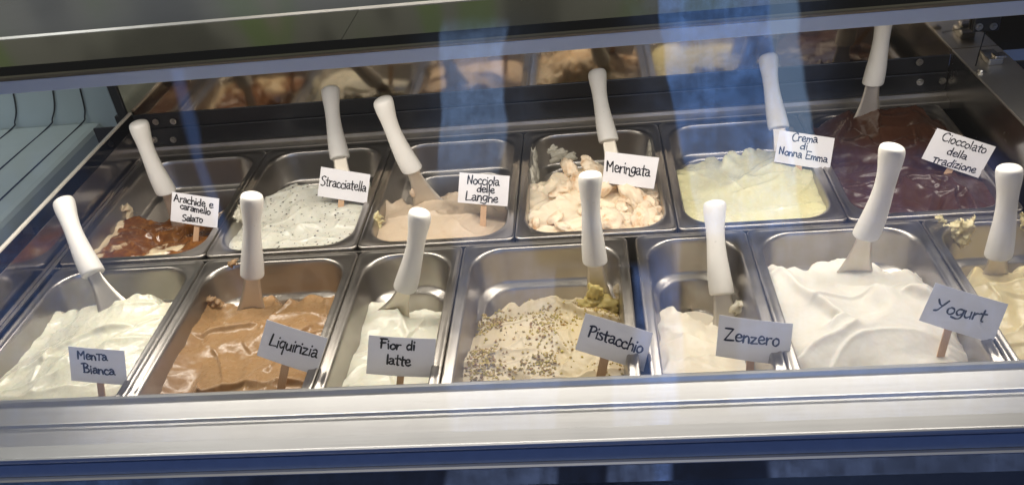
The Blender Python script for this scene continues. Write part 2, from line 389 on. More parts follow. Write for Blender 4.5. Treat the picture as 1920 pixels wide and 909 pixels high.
# front glass, leaning back, in front of everything
m = bpy.data.materials.new('front_glass'); m.use_nodes = True; M['glass'] = m
thin_glass(m, 1.85, (1, 1, 1))
gl = MB()
up = np.array([0, math.sin(GLASS_TILT), math.cos(GLASS_TILT)]); g0 = np.array([0, -.47, -.16])
qs = []
for x, s in ((-.9, 0), (2.5, 0), (2.5, .95), (-.9, .95)):
    P = g0 + up * s; qs.append((x, P[1], P[2]))
gl.add(qs, [(0, 1, 2, 3)]); cpart(gl, 'front_glass', M['glass'])

# pale neighbouring cabinet to the left, beyond the side panel
nb = empty('neighbouring_cabinet', (-.75, .45, -1.0))
tag(nb, 'pale green cabinet with dark seam lines standing left of the display case', 'cabinet')
M['pale'] = plain('pale_enamel', (.44, .52, .50), .5, 0, .5, (40, .1, .002), .12, 9)
nm = MB(); nm.box(-1.4, -.197, -.55, .575, -1.0, -.003)
o = nm.obj('body', M['pale'], nb, bevel=.012); o.location = (.75, -.45, 1.0)
nu = MB(); nu.box(-1.4, -.150, .577, .62, -1.0, .30)
o = nu.obj('back_panel', M['pale'], nb, bevel=.01); o.location = (.75, -.45, 1.0)
for xa, xb, xc in ((-.242, -.237, -.200), (-.318, -.312, -.252), (-.410, -.400, -.345)):
    sm_ = MB()
    pth = catmull([(xa - .01, -.55, -.002), (xa, .30, -.002), (xb, .545, -.002), (xb + .008, .572, .012), (xb + .5 * (xc - xb), .5745, .06), (xc, .5745, .20)], 8)
    for p_, q_ in zip(pth[:-1], pth[1:]): sm_.tube(p_, q_, .0016, 6)
    o2 = sm_.obj('seam', M['black'], nb); o2.location = (.75, -.45, 1.0)

# ------------------------------------------------------------------ pans
def rounded_loop(x0, x1, y0, y1, r, z, n=9):
    pts = []
    for cx, cy, a0 in ((x1 - r, y1 - r, 0), (x0 + r, y1 - r, 90), (x0 + r, y0 + r, 180), (x1 - r, y0 + r, 270)):
        for k in range(n):
            a = rad(a0 + 90 * k / (n - 1)); pts.append((cx + r * math.cos(a), cy + r * math.sin(a), z))
    return pts
PAN_PROF = [(0.0008, -.0125, .012), (.0, -.0105, .012), (.0, -.0025, .012), (.0006, -.0008, .012), (.0022, 0, .012), (.0045, -.0003, .013), (.0060, -.0012, .014), (.0105, -.0014, .038), (.0125, -.0010, .044),
            (.0140, -.0016, .046), (.0152, -.0036, .047), (.0165, -.010, .047), (.0205, -.056, .046), (.0225, -.0605, .046), (.0285, -.0640, .045), (.0315, -.0680, .045), (.0375, -.112, .044), (.042, -.119, .042), (.052, -.1215, .035)]
def make_pan(name_label, x0, w_, y0, group, dz=0):
    d = .36
    vs = []; fs = []
    L = 36
    for ins, z, r in PAN_PROF: vs += rounded_loop(-w_ / 2 + ins, w_ / 2 - ins, -d / 2 + ins, d / 2 - ins, r, z)
    for i in range(len(PAN_PROF) - 1):
        for k in range(L): fs.append((i * L + k, i * L + (k + 1) % L, (i + 1) * L + (k + 1) % L, (i + 1) * L + k))
    fs.append(tuple((len(PAN_PROF) - 1) * L + k for k in range(L)))
    fs = [f[::-1] for f in fs]
    o = mesh_obj('gelato_pan', vs, fs, M['pan'])
    o.location = (x0 + w_ / 2, y0 + d / 2, dz)
    tag(o, name_label, 'pan', group)
    return o
FG, BG_ = 'steel pans in the front row', 'steel pans in the back row'
YF, YB = -.3605, .0085
W_, N_ = .2488, .1635
PANS = {
 'menta': (0.0006, W_, YF), 'liq': (.2506, W_, YF), 'fior': (.5006, N_, YF), 'pist': (.6656, W_, YF),
 'zen': (.9260, N_, YF), 'yog': (1.0904, W_, YF), 'pale': (1.3404, W_, YF),
 'arach': (-.0070, W_, YB), 'strac': (.2430, W_, YB), 'noc': (.4930, W_, YB), 'mer': (.7430, W_, YB), 'crema': (.9930, W_, YB), 'cioc': (1.2430, W_, YB)}
PL = {
 'menta': 'steel pan of white mint gelato, at the left end of the front row',
 'liq': 'steel pan of brown liquorice gelato in the front row',
 'fior': 'narrow steel pan of white milk gelato beside the brown liquorice',
 'pist': 'steel pan of gelato sprinkled with chopped pistachio',
 'zen': 'narrow steel pan of ginger gelato between pistachio and yogurt',
 'yog': 'wide steel pan heaped with white yogurt gelato',
 'pale': 'steel pan of pale yellow gelato at the right end of the front row',
 'arach': 'steel pan of caramel-streaked peanut gelato, at the left end of the back row',
 'strac': 'steel pan of dark-flecked stracciatella gelato in the back row',
 'noc': 'steel pan of beige hazelnut gelato in the back row',
 'mer': 'steel pan of gelato with broken meringue pieces',
 'crema': 'steel pan of pale yellow cream gelato in the back row',
 'cioc': 'steel pan of dark chocolate gelato in the back row'}
for k, (x, wd, y) in PANS.items(): make_pan(PL[k], x, wd, y, FG if y < 0 else BG_, 0 if y < 0 else .0005)

# ------------------------------------------------------------------ gelato masses
GSURF = {}
def strokes(X, Y, H, rng, n, x0, x1, y0, y1, amp, size=(.05, .02), ang=(0, .6), edge=.07, lip=.30):
    """overlapping spatula smears: each one a smooth tilted pad with a crisp pushed-up edge"""
    H0 = H.copy()
    for i in range(n):
        cx = rng.uniform(x0, x1); cy = y1 - (y1 - y0) * (i + rng.uniform(0, 1)) / n if rng.random() < .7 else rng.uniform(y0, y1)
        th = ang[0] + rng.normal(0, ang[1]); a = size[0] * rng.uniform(.65, 1.45); b = size[1] * rng.uniform(.65, 1.4)
        kap = rng.uniform(-6, 6)
        dx, dy = X - cx, Y - cy
        u = dx * math.cos(th) + dy * math.sin(th); v = -dx * math.sin(th) + dy * math.cos(th)
        v = v - kap * u * u
        u = u + .010 * fbm(X * 16 + i, Y * 16, i, 2); v = v + .006 * fbm(X * 18, Y * 18 + i * 3, i + 50, 2)
        sgn = rng.choice([-1, 1]); uu = u / a; vv = v * sgn / b
        w_ = sstep(1.0, .72, np.abs(uu)) * sstep(-1.5, -.3, vv) * sstep(1.0, 1.0 - edge, vv)
        tu = rng.uniform(-.5, .5); off = rng.uniform(-.35, .35)
        target = H0 + amp * (off + .55 * vv + .30 * np.clip(vv, 0, 1) ** 2 - .25 + tu * uu)
        H = H * (1 - w_) + target * w_
        H = H + lip * amp * np.exp(-((vv - .97) / .10) ** 2) * sstep(.95, .35, np.abs(uu + rng.uniform(-.3, .3)))
    return H
def blur(H, n):
    for _ in range(n):
        P = np.pad(H, 1, mode='edge'); H = (P[:-2, 1:-1] + P[2:, 1:-1] + P[1:-1, :-2] + P[1:-1, 2:] + 2 * P[1:-1, 1:-1]) / 6
    return H
def make_gelato(key, mat, sil, ye, zf, label, seed, n=26, amp=.007, size=(.05, .022), ang=(0, .7), rag=.003, fall=.030, left=None, right=None, dome=0, fine=.0004, gam=1.0, group=None, hook=None, ripple=None, res=.0015, fold=.5, soft=2):
    rng = np.random.default_rng(seed)
    px0, wd, py0 = PANS[key]
    ins = .0155
    x0, x1, y0, y1 = px0 + ins, px0 + wd - ins, py0 + ins, py0 + .36 - ins
    nx = int((x1 - x0) / res); ny = int((y1 - y0) / res)
    X, Y = np.meshgrid(np.linspace(x0, x1, nx), np.linspace(y0, y1, ny))
    P3 = [un(q[0], q[1], 1, ye) for q in sil]
    sxs = [p[0] for p in P3]; szs = [p[2] for p in P3]
    Xw = X + .010 * fbm(X * 22, Y * 22, seed + 3); Yw = Y + .010 * fbm(X * 22 + 9, Y * 22, seed + 4)
    yee = ye + .012 * fbm(X * 28, 0 * Y, seed + 8) * 2
    t_ = np.clip((yee - Y) / (yee - y0), 0, 1)
    zt = np.interp(X, sxs, szs) + rag * fbm(X * 75, Y * 40, seed + 7, 5) * 2.2 * np.exp(-np.abs(yee - Y) / .012)
    H = zt + (zf - zt) * (t_ ** gam) + dome * np.sin(math.pi * np.clip(t_, 0, 1))
    H = strokes(Xw, Yw, H, rng, n, x0, x1, y0, ye + .01, amp, size, ang)
    H = blur(H, soft)
    if fold: H = strokes(X, Y, H, rng, int(n * (1.3 if fold > .4 else .7)), x0, x1, y0, ye, amp * fold, (size[0] * .55, size[1] * .42), (ang[0] + .3, ang[1] + .2), .09, .40)
    H = blur(H, max(1, soft // 3))
    # the back of the heap drops towards the pan bottom
    ov = np.maximum(Y - yee, 0)
    H = H - fall * (ov / .022) ** 1.25 + .005 * fbm(X * 60, Y * 60, seed + 11) * sstep(0, .01, ov)
    if left: H = H - left[1] * np.clip((px0 + left[0] + .012 * fbm(Y * 40, X * 5, seed + 21) - X) / .03, 0, 3) ** 1.2
    if right: H = H - right[1] * np.clip((X - (px0 + wd - right[0]) + .012 * fbm(Y * 40, X * 5, seed + 22)) / .03, 0, 3) ** 1.2
    H = H + fine * fbm(X * 110, Y * 110, seed + 13) + fine * .6 * fbm(X * 330, Y * 330, seed + 14, 2)
    wd_ = np.minimum(X - x0, x1 - X)
    H = H + .007 * fbm(Y * 35, X * 6, seed + 31) * np.exp(-wd_ / .006)
    if hook: H = hook(X, Y, H)
    H = np.clip(H, -.118, .03)
    GSURF[key] = (X, Y, H)
    # clamp corners to the pan's rounded corner
    r = .046; Xc, Yc = X.copy(), Y.copy()
    for cx, cy, sx, sy in ((x0 + r, y0 + r, -1, -1), (x1 - r, y0 + r, 1, -1), (x0 + r, y1 - r, -1, 1), (x1 - r, y1 - r, 1, 1)):
        msk = ((X - cx) * sx > 0) & ((Y - cy) * sy > 0); d = np.hypot(X - cx, Y - cy); s = np.where(msk & (d > r), r / np.maximum(d, 1e-6), 1)
        Xc = np.where(msk, cx + (X - cx) * s, Xc); Yc = np.where(msk, cy + (Y - cy) * s, Yc)
    cx0, cy0 = px0 + wd / 2, py0 + .18
    vs = np.stack([Xc - cx0, Yc - cy0, H], -1).reshape(-1, 3)
    idx = np.arange(nx * ny).reshape(ny, nx)
    fs = np.stack([idx[:-1, :-1], idx[:-1, 1:], idx[1:, 1:], idx[1:, :-1]], -1).reshape(-1, 4).tolist()
    o = mesh_obj('gelato', vs, fs, mat); o.location = (cx0, cy0, 0)
    if ripple is not None:
        at = o.data.attributes.new('ripple', 'FLOAT', 'POINT'); at.data.foreach_set('value', ripple(X, Y, H).ravel().astype(np.float32))
    tag(o, label, 'gelato', group or 'gelato flavours in the pans')
    return o
def surf(key, x, y):
    X, Y, H = GSURF[key]
    i = int(np.clip(np.searchsorted(Y[:, 0], y), 0, H.shape[0] - 1)); j = int(np.clip(np.searchsorted(X[0], x), 0, H.shape[1] - 1))
    return H[i, j]
G = {}
G['menta'] = make_gelato('menta', gelato_mat('mint_white', (.80, .78, .62), .28, .3, (.76, .75, .59), coat=.2), [(120, 592), (180, 567), (240, 556), (290, 556), (345, 558)], -.085, -.030,
    'smooth glossy white mint gelato filling the leftmost front pan', 12, 10, .008, (.12, .050), (.5, .5), fold=.45, soft=3)
G['liq'] = make_gelato('liq', gelato_mat('liquorice_brown', (.41, .25, .12), .28, .2, (.36, .215, .10), spec=.5, coat=.15), [(350, 590), (385, 560), (412, 572), (470, 566), (520, 560), (640, 556)], -.07, -.032,
    'glossy caramel brown liquorice gelato in thick folds', 23, 12, .011, (.09, .042), (.6, .6), fold=.45)
G['fior'] = make_gelato('fior', gelato_mat('milk_white', (.83, .82, .70), .30, .3, coat=.15), [(650, 585), (665, 577), (720, 572), (790, 584), (832, 580)], -.080, -.030,
    'soft ivory milk gelato in the narrow pan next to liquorice', 33, 9, .010, (.085, .040), (1.0, .5), fold=.5, soft=3)
G['pist'] = make_gelato('pist', gelato_mat('pistachio_beige', (.57, .48, .31), .40, .2, (.61, .52, .35)), [(862, 596), (900, 592), (950, 575), (1010, 562), (1080, 560), (1130, 558), (1172, 575)], -.095, -.034,
    'beige pistachio gelato scattered with chopped green nuts', 41, 13, .009, (.07, .030), (.4, .7), dome=.006)
G['zen'] = make_gelato('zen', gelato_mat('ginger_cream', (.80, .72, .57), .36, .25, (.84, .79, .68)), [(1220, 598), (1240, 585), (1275, 580), (1310, 588), (1345, 602), (1440, 640)], -.115, -.034,
    'cream coloured ginger gelato sunk low in a narrow pan', 57, 7, .009, (.085, .038), (.3, .6), fold=.35, soft=3)
G['yog'] = make_gelato('yog', gelato_mat('yogurt_white', (.74, .71, .63), .5, .35, (.77, .74, .67), spec=.3, bstr=.06), [(1425, 530), (1440, 508), (1480, 494), (1515, 488), (1570, 493), (1640, 487), (1700, 485), (1750, 503), (1778, 530)], -.085, -.020,
    'billowy white yogurt gelato heaped in soft folds', 68, 9, .016, (.11, .050), (.1, .6), dome=.008, right=(.045, .02), rag=.0022, soft=8, fold=.3)
G['pale'] = make_gelato('pale', gelato_mat('pale_yellow', (.72, .60, .30), .32, .3, (.74, .63, .36)), [(1800, 514), (1840, 503), (1920, 500), (2100, 490)], -.090, -.030,
    'buttery yellow gelato at the right edge of the front row', 71, 10, .010, (.10, .045), (.5, .6))
def rip_arach(X, Y, H):
    v = .76 + 1.15 * fbm(X * 15 + 3, Y * 22 - X * 14, 5, 3) + .30 * sstep(.07, .13, Y) - .25 * sstep(.08, .03, Y)
    return v * sstep(.0, .05, X)
G['arach'] = make_gelato('arach', gelato_mat('peanut_cream', (.78, .62, .40), .36, .2, (.80, .66, .46), pattern=[(0, (.09, .030, .009)), (.5, (.20, .075, .018)), (.7, (.36, .15, .035)), (1, (.52, .26, .07))], coat=.3), [(190, 435), (225, 418), (280, 411), (330, 420), (412, 402)], .185, -.018,
    'peanut gelato coated in glossy dark salted caramel', 83, 16, .0095, (.06, .026), (.4, .6), ripple=rip_arach)
G['strac'] = make_gelato('strac', gelato_mat('stracciatella_white', (.71, .70, .61), .26, .25, (.66, .65, .57), coat=.2), [(420, 428), (450, 402), (490, 374), (530, 352), (565, 347), (600, 350), (690, 343)], .215, -.014,
    'glossy white stracciatella gelato with dark chocolate flecks', 97, 12, .0095, (.085, .038), (.4, .6))
G['noc'] = make_gelato('noc', gelato_mat('hazelnut_beige', (.58, .46, .335), .42, .2, (.62, .50, .375)), [(690, 402), (712, 388), (760, 376), (810, 367), (870, 371), (900, 380), (960, 397)], .165, -.018,
    'light beige hazelnut gelato with smooth spatula marks', 103, 10, .010, (.09, .042), (.5, .7), fold=.4)
G['mer'] = make_gelato('mer', gelato_mat('meringue_cream', (.80, .68, .50), .5, .3, (.82, .72, .58)), [(970, 362), (1000, 340), (1050, 318), (1110, 308), (1220, 335)], .20, -.020,
    'cream gelato piled with broken toasted meringue', 113, 26, .009, (.03, .016), (.4, 1.0))
G['crema'] = make_gelato('crema', gelato_mat('egg_cream', (.72, .67, .36), .26, .25, (.72, .69, .45), coat=.2), [(1250, 322), (1270, 308), (1320, 295), (1378, 296), (1400, 284), (1450, 275), (1545, 300)], .225, -.014,
    'glossy pale lemon-yellow cream gelato in the back row', 127, 10, .0105, (.10, .045), (.4, .6), fold=.35, soft=3, rag=.004)
G['cioc'] = make_gelato('cioc', gelato_mat('dark_chocolate', (.055, .021, .011), .33, .06, (.070, .027, .014), spec=.5, coat=.15), [(1530, 236), (1560, 222), (1600, 212), (1650, 203), (1720, 206), (1765, 228)], .315, -.016,
    'dark brown chocolate gelato filling the far right back pan', 131, 20, .009, (.055, .024), (-.4, .8))

# chopped pistachio on the pistachio gelato
def scatter(key, name, mat, n, size, seed, dens, kindstuff=True, flat=1.0, lift=.3):
    rng = np.random.default_rng(seed); X, Y, H = GSURF[key]
    mb = MB(); px0, wd, py0 = PANS[key]; cx, cy = px0 + wd / 2, py0 + .18; k = 0; tries = 0
    while k < n and tries < n * 60:
        tries += 1
        x = rng.uniform(X[0, 0] + .006, X[0, -1] - .006); y = rng.uniform(Y[0, 0], Y[-1, 0])
        if rng.random() > dens(x, y): continue
        z = surf(key, x, y)
        if z < -.085: continue
        s = size * rng.uniform(.55, 1.35); 
        e = rng.normal(0, 1, 3); e /= np.linalg.norm(e); q = rng.uniform(0, 6.28)
        base = [(1, 0, 0), (-1, 0, 0), (0, 1, 0), (0, -1, 0), (0, 0, 1), (0, 0, -1)]
        Rm = np.array(Matrix.Rotation(q, 3, Vector(e)))
        if flat < 1: Rm = np.array(Matrix.Rotation(q, 3, 'Z')); 
        sc = np.array([1, rng.uniform(.6, 1), rng.uniform(.5, .9) * flat]) * s
        vs = [np.array([x - cx, y - cy, z + s * lift * flat]) + Rm @ (np.array(b_) * sc * rng.uniform(.75, 1.2)) for b_ in base]
        mb.add(vs, [(0, 2, 4), (2, 1, 4), (1, 3, 4), (3, 0, 4), (2, 0, 5), (1, 2, 5), (3, 1, 5), (0, 3, 5)]); k += 1
    o = mb.obj(name, mat, G[key])
    if kindstuff: o['kind'] = 'stuff'
    return o
m, t, b = newmat('chopped_pistachio'); M['nuts'] = m
gi = t.node('ShaderNodeNewGeometry').outputs['Random Per Island']
t.put(b.inputs['Base Color'], t.ramp(gi, [(0, (.26, .20, .05)), (.3, (.46, .37, .08)), (.55, (.50, .36, .13)), (.8, (.33, .20, .09)), (1, (.58, .50, .13))])); t.put(b.inputs['Roughness'], .6)
def dens_nuts(x, y):
    band = .04 + 2.2 * max(0, vnoise(np.array(x * 24), np.array(y * 24), 3) + .02) + .5 * max(0, vnoise(np.array(x * 70), np.array(y * 70), 8) - .1)
    if y > -.085: return 0
    return float(np.clip(band, 0, 1)) * (1 if y < -.11 else .7)
scatter('pist', 'chopped_pistachio', M['nuts'], 1500, .0023, 5, dens_nuts)
M['flake'] = plain('chocolate_flake', (.045, .035, .03), .5, var=.3)
scatter('strac', 'chocolate_flakes', M['flake'], 300, .0021, 6, lambda x, y: .25 if y < .215 else 0, True, .28, -.15)

# meringue shards on the meringue gelato
m, t, b = newmat('toasted_meringue'); M['mering'] = m; oc = obj_coord(t)
nz = t.noise(oc, 50, 5, .65, .5)
t.put(b.inputs['Base Color'], t.ramp(nz, [(.30, (.84, .73, .57)), (.56, (.82, .66, .48)), (.68, (.68, .40, .20)), (.75, (.84, .64, .45))])); t.put(b.inputs['Roughness'], .75)
bump(t, b, t.noise(oc, 160, 5), .35, .002)
def lump(P, s, seed, name, mat, parent, off, rot=None, n=18, rough=.35):
    """crumbly shell-like lump"""
    rng = np.random.default_rng(seed); vs = []; fs = []
    Rm = rot if rot is not None else np.array(Matrix.Rotation(rng.uniform(0, 6.28), 3, Vector(rng.normal(0, 1, 3))))
    for i in range(n + 1):
        ph = math.pi * i / n
        for j in range(2 * n):
            th = math.pi * j / n
            d = np.array([math.sin(ph) * math.cos(th), math.sin(ph) * math.sin(th), math.cos(ph)])
            k = 1 + rough * (fbm(np.array(d[0] * 1.7 + seed), np.array(d[1] * 1.7 + d[2] * 2.1), seed, 4) * 1.6)
            vs.append(P - off + Rm @ (d * k * np.array(s)))
    for i in range(n):
        for j in range(2 * n): fs.append((i * 2 * n + j, i * 2 * n + (j + 1) % (2 * n), (i + 1) * 2 * n + (j + 1) % (2 * n), (i + 1) * 2 * n + j))
    return mesh_obj(name, vs, fs, mat, parent)
rng = np.random.default_rng(8); off = np.array(G['mer'].location)
for i in range(30):
    x = rng.uniform(.765, .968); y = .030 + .165 * rng.random() ** .8
    z = surf('mer', x, y); s = rng.uniform(.009, .017) if i % 3 else rng.uniform(.018, .030)
    Rm = np.array(Matrix.Rotation(rng.uniform(0, 6.28), 3, 'Z') @ Matrix.Rotation(rng.normal(.0, .5), 3, 'X') @ Matrix.Rotation(rng.normal(0, .4), 3, 'Y'))
    lump(np.array([x, y, z + s * .15]), (s * 1.2, s * .95, s * .55), 200 + i, 'meringue_piece', M['mering'], G['mer'], off, Rm, 16, .38)

# ------------------------------------------------------------------ dried smears on the pan walls (part of the flavour they belong to)
def smear(key, pts, axis, val, mat, seed, thick=.004, tilt=0, res=.0012):
    P = np.array([un(*q, axis, val) for q in pts]); off = np.array(G[key].location)
    ia = [i for i in range(3) if i != axis]
    Q = P[:, ia]; lo = Q.min(0) - .004; hi = Q.max(0) + .004
    A, B = np.meshgrid(np.arange(lo[0], hi[0], res), np.arange(lo[1], hi[1], res))
    As = A + .010 * fbm(A * 90, B * 90, seed); Bs = B + .010 * fbm(A * 90 + 5, B * 90, seed + 1)
    ins = np.zeros(A.shape, bool); dist = np.full(A.shape, 9.)
    n = len(Q)
    for i in range(n):
        a, b_ = Q[i], Q[(i + 1) % n]
        c = ((a[1] > Bs) != (b_[1] > Bs)) & (As < (b_[0] - a[0]) * (Bs - a[1]) / (b_[1] - a[1] + 1e-12) + a[0]); ins ^= c
        ab = b_ - a; tt = np.clip(((As - a[0]) * ab[0] + (Bs - a[1]) * ab[1]) / (ab @ ab + 1e-12), 0, 1)
        dist = np.minimum(dist, np.hypot(As - a[0] - tt * ab[0], Bs - a[1] - tt * ab[1]))
    sd = np.where(ins, dist, -dist)
    hgt = np.where(sd > 0, thick * np.sqrt(np.clip(sd / .006, 0, 1)) * (1 + 1.6 * fbm(A * 110, B * 110, seed + 4)), -.0015)
    hgt = np.where(sd > 0, np.maximum(hgt, .0003), hgt)
    keep = sd > -res * 1.2
    idx = -np.ones(A.shape, int); idx[keep] = np.arange(keep.sum())
    vs = np.zeros((keep.sum(), 3)); vs[:, ia[0]] = A[keep]; vs[:, ia[1]] = B[keep]
    sgn = -1 if axis == 1 or (axis == 0 and val > PANS[key][0] + PANS[key][1] / 2) else 1
    vs[:, axis] = val + sgn * hgt[keep] + (0 if not tilt else 0)
    f4 = np.stack([idx[:-1, :-1], idx[:-1, 1:], idx[1:, 1:], idx[1:, :-1]], -1).reshape(-1, 4); f4 = f4[(f4 >= 0).all(1)].tolist()
    return mesh_obj('smear', vs - off, f4, mat, G[key])
sm_white = gelato_mat('dried_cream', (.74, .70, .58), .5, 0, bstr=.4)
mer0 = PANS['mer'][0]; RB = YB + .36 - .0185
rw_ = np.random.default_rng(77)
for i in range(13):
    side_ = i < 9; y = rw_.uniform(.20, .315) if side_ else rw_.uniform(.27, .31); z = rw_.uniform(-.048, -.010)
    x = (mer0 + .0165 - .10 * z) if side_ else (mer0 + W_ - .0165 + .10 * z)
    lump(np.array([x, y, z]), (.005, rw_.uniform(.012, .024), rw_.uniform(.010, .018)), 500 + i, 'smear', sm_white, G['mer'], np.array(G['mer'].location), np.array(Matrix.Rotation(rw_.normal(0, .5), 3, 'X')), 14, .6)
for i, (x, z) in enumerate([(.792, -.030), (.806, -.040), (.798, -.046), (.822, -.048)]):
    lump(np.array([x, .3505 + .09 * z, z]), (.015, .004, .009), 540 + i, 'smear', sm_white, G['mer'], np.array(G['mer'].location), np.array(Matrix.Rotation(-.4, 3, 'Y')), 14, .6)
sm_yel = gelato_mat('dried_yellow', (.66, .58, .32), .45, .2, bstr=.35)
smear('pale', [(1772, 418), (1800, 412), (1830, 404), (1824, 440), (1812, 460), (1795, 462), (1772, 446), (1762, 428)], 1, YF + .36 - .0175, sm_yel, 9, .007)
smear('pale', [(1750, 408), (1768, 405), (1775, 418), (1764, 424), (1762, 440), (1757, 420)], 1, YF + .36 - .008, sm_yel, 10, .006)
smear('pale', [(1908, 402), (1925, 404), (1925, 440), (1916, 420)], 1, YF + .36 - .0175, sm_yel, 12, .006)
sm_gin = gelato_mat('dried_ginger', (.78, .74, .62), .5, .2, bstr=.5)
for i, (q, sz) in enumerate([((1383, 578), .010), ((1397, 571), .008), ((1404, 586), .012), ((1418, 566), .008), ((1422, 580), .010), ((1390, 594), .011)]):
    lump(un(*q, 1, -.112), (sz, sz * .8, sz), 400 + i, 'smear', sm_gin, G['zen'], np.array(G['zen'].location), None, 12, .55)
sm_pis = gelato_mat('dried_pistachio', (.62, .53, .38), .5, .2, bstr=.5)
for i, (q, sz) in enumerate([((1163, 545), .009), ((1168, 560), .010), ((1166, 577), .011), ((1172, 592), .010), ((1166, 606), .011)]):
    lump(un(*q, 1, -.098), (sz * .7, sz * 1.2, sz), 420 + i, 'smear', sm_pis, G['pist'], np.array(G['pist'].location), None, 12, .55)
sm_liq = gelato_mat('dried_liquorice', (.42, .26, .13), .5, .15, bstr=.5)
smear('liq', [(428, 498), (432, 490), (444, 488), (448, 494), (440, 499), (432, 502)], 1, YF + .36 - .0170, sm_liq, 15, .004)
smear('liq', [(386, 570), (386, 556), (396, 552), (410, 562), (412, 574)], 1, -.068, sm_liq, 16, .010)
sm_pea = gelato_mat('dried_peanut', (.74, .60, .40), .5, .2, bstr=.5)
smear('arach', [(218, 398), (226, 386), (242, 384), (252, 394), (258, 414), (240, 418), (220, 416)], 1, .215, sm_pea, 17, .010)
smear('arach', [(493, 290), (500, 281), (506, 284), (504, 296), (496, 302)], 0, PANS['arach'][0] + W_ - .009, sm_pea, 18, .006)
smear('arach', [(412, 402), (424, 394), (430, 396), (426, 406), (414, 416), (408, 418)], 0, PANS['arach'][0] + W_ - .022, sm_pea, 19, .007)

smear('noc', [(702, 396), (712, 391), (717, 410), (714, 432), (706, 438), (702, 415)], 1, .098, sm_yel, 20, .005)
smear('strac', [(446, 392), (456, 384), (462, 396), (456, 412), (446, 420), (440, 408)], 0, PANS['strac'][0] + .0195, sm_white, 21, .004)
sm_haz = gelato_mat('dried_hazelnut', (.64, .50, .37), .5, .15, bstr=.4)
P = un(773, 362, 1, .158); lump(P, (.004, .003, .008), 321, 'smear', sm_haz, G['noc'], np.array(G['noc'].location), np.eye(3), 10, .5)
gob = gelato_mat('pistachio_green', (.58, .47, .17), .42, .2, bstr=.4)
for q, s_g, sd in [((1118, 548), (.012, .008, .014), 5), ((1113, 566), (.020, .012, .009), 6), ((1136, 572), (.022, .014, .011), 9)]:
    P = un(*q, 1, -.112); lump(P, s_g, 300 + sd, 'smear', gob, G['pist'], np.array(G['pist'].location), np.eye(3), 16, .5)
# ------------------------------------------------------------------ spatulas
HP = [(0, 0.0), (.0, .0130), (.010, .0158), (.03, .0166), (.10, .0164), (.22, .0154), (.36, .0138), (.50, .0126), (.60, .0123), (.72, .0130), (.82, .0146), (.90, .0156), (.945, .0152), (.972, .0132), (.99, .0078), (.998, .003), (1, 0.0)]
def spatula(T, B, E, key, ye, label, wtop=24, wbot=54, bend=0, target=.138, lean=None, ext=.03, twist=0):
    E3 = un(*E, 1, ye)
    best = None
    for th in ([lean] if lean is not None else range(0, 46, 1)):
        n = np.array([0, -math.cos(rad(th)), math.sin(rad(th))])
        T3, B3 = un_plane(*T, E3, n), un_plane(*B, E3, n); L = np.linalg.norm(T3 - B3)
        if best is None or abs(L - target) < best[0] - 1e-6: best = (abs(L - target), th, n, T3, B3, L)
    _, th, n, T3, B3, L = best
    root = empty('gelato_spatula', tuple(E3)); tag(root, label, 'spatula', 'white-handled spatulas standing in the gelato')
    axd = (T3 - B3) / L; side = np.cross(axd, n); side /= np.linalg.norm(side)
    if np.dot(side, RM[:, 0]) < 0: side = -side
    s_ = mpp(B3) / .00079                     # handle girth as seen in the photo
    gir = 1.06 * min(max(L / .138, .92), 1.08)
    vs = []; fs = []; N = 32; prof = catmull(HP, 4); bo = bend * mpp(B3)
    for q, (s, r) in enumerate(prof):
        s = min(max(s, 0), 1); c = B3 + axd * L * s + side * bo * 4 * s * (1 - s)
        for k in range(N):
            a = 2 * math.pi * k / N; vs.append(c + max(r, 0) * gir * (math.cos(a) * side + .94 * math.sin(a) * n) - E3)
    for i in range(len(prof) - 1):
        for k in range(N): fs.append((i * N + k, i * N + (k + 1) % N, (i + 1) * N + (k + 1) % N, (i + 1) * N + k))
    mesh_obj('handle', vs, fs, M['handle'], root)
    # blade: sheet steel flaring towards its end, running on under the gelato
    dirb = E3 - B3; Lb = np.linalg.norm(dirb); dirb /= Lb
    sb = np.cross(dirb, n); sb /= np.linalg.norm(sb)
    if np.dot(sb, RM[:, 0]) < 0: sb = -sb
    nb_ = np.cross(sb, dirb)
    w0, w1 = wtop * mpp(B3) / 2, wbot * mpp(E3) / 2
    vs = []; fs = []; K = 22; C = 7
    for i in range(K + 1):
        t = i / K; d = -.012 + t * (Lb + ext + .012); q = max(0, d) / Lb
        hw = w0 + (w1 - w0) * min(q, 1.25) ** 1.7
        for sd in (1, -1):
            for c in range(C):
                cc = -1 + 2 * c / (C - 1)
                P = B3 + dirb * d + sb * hw * cc + nb_ * (.0007 * sd - .0012 * cc * cc * (1 - .5 * t)) 
                vs.append(P - E3)
    R_ = 2 * C
    for i in range(K):
        for c in range(C - 1):
            a = i * R_ + c; fs.append((a, a + 1, a + R_ + 1, a + R_)); a += C; fs.append((a + 1, a, a + R_, a + R_ + 1))
        a = i * R_; fs.append((a, a + R_, a + R_ + C, a + C)); a = i * R_ + C - 1; fs.append((a + C, a + R_ + C, a + R_, a))
    bl = mesh_obj('blade', vs, fs, M['blade'], root)
    return root
SP = 'white-handled spatula standing in the '
spatula((117, 371), (176, 514), (206, 568), 'menta', -.09, SP + 'white mint gelato', 26, 52, -5)
spatula((472, 361), (473, 517), (473, 574), 'liq', -.08, SP + 'brown liquorice gelato', 30, 50, 0)
spatula((788, 393), (759, 541), (741, 586), 'fior', -.09, SP + 'narrow pan of milk gelato', 26, 58, 4)
spatula((1107, 321), (1116, 493), (1122, 562), 'pist', -.10, SP + 'nut-strewn pistachio gelato', 30, 54, -3)
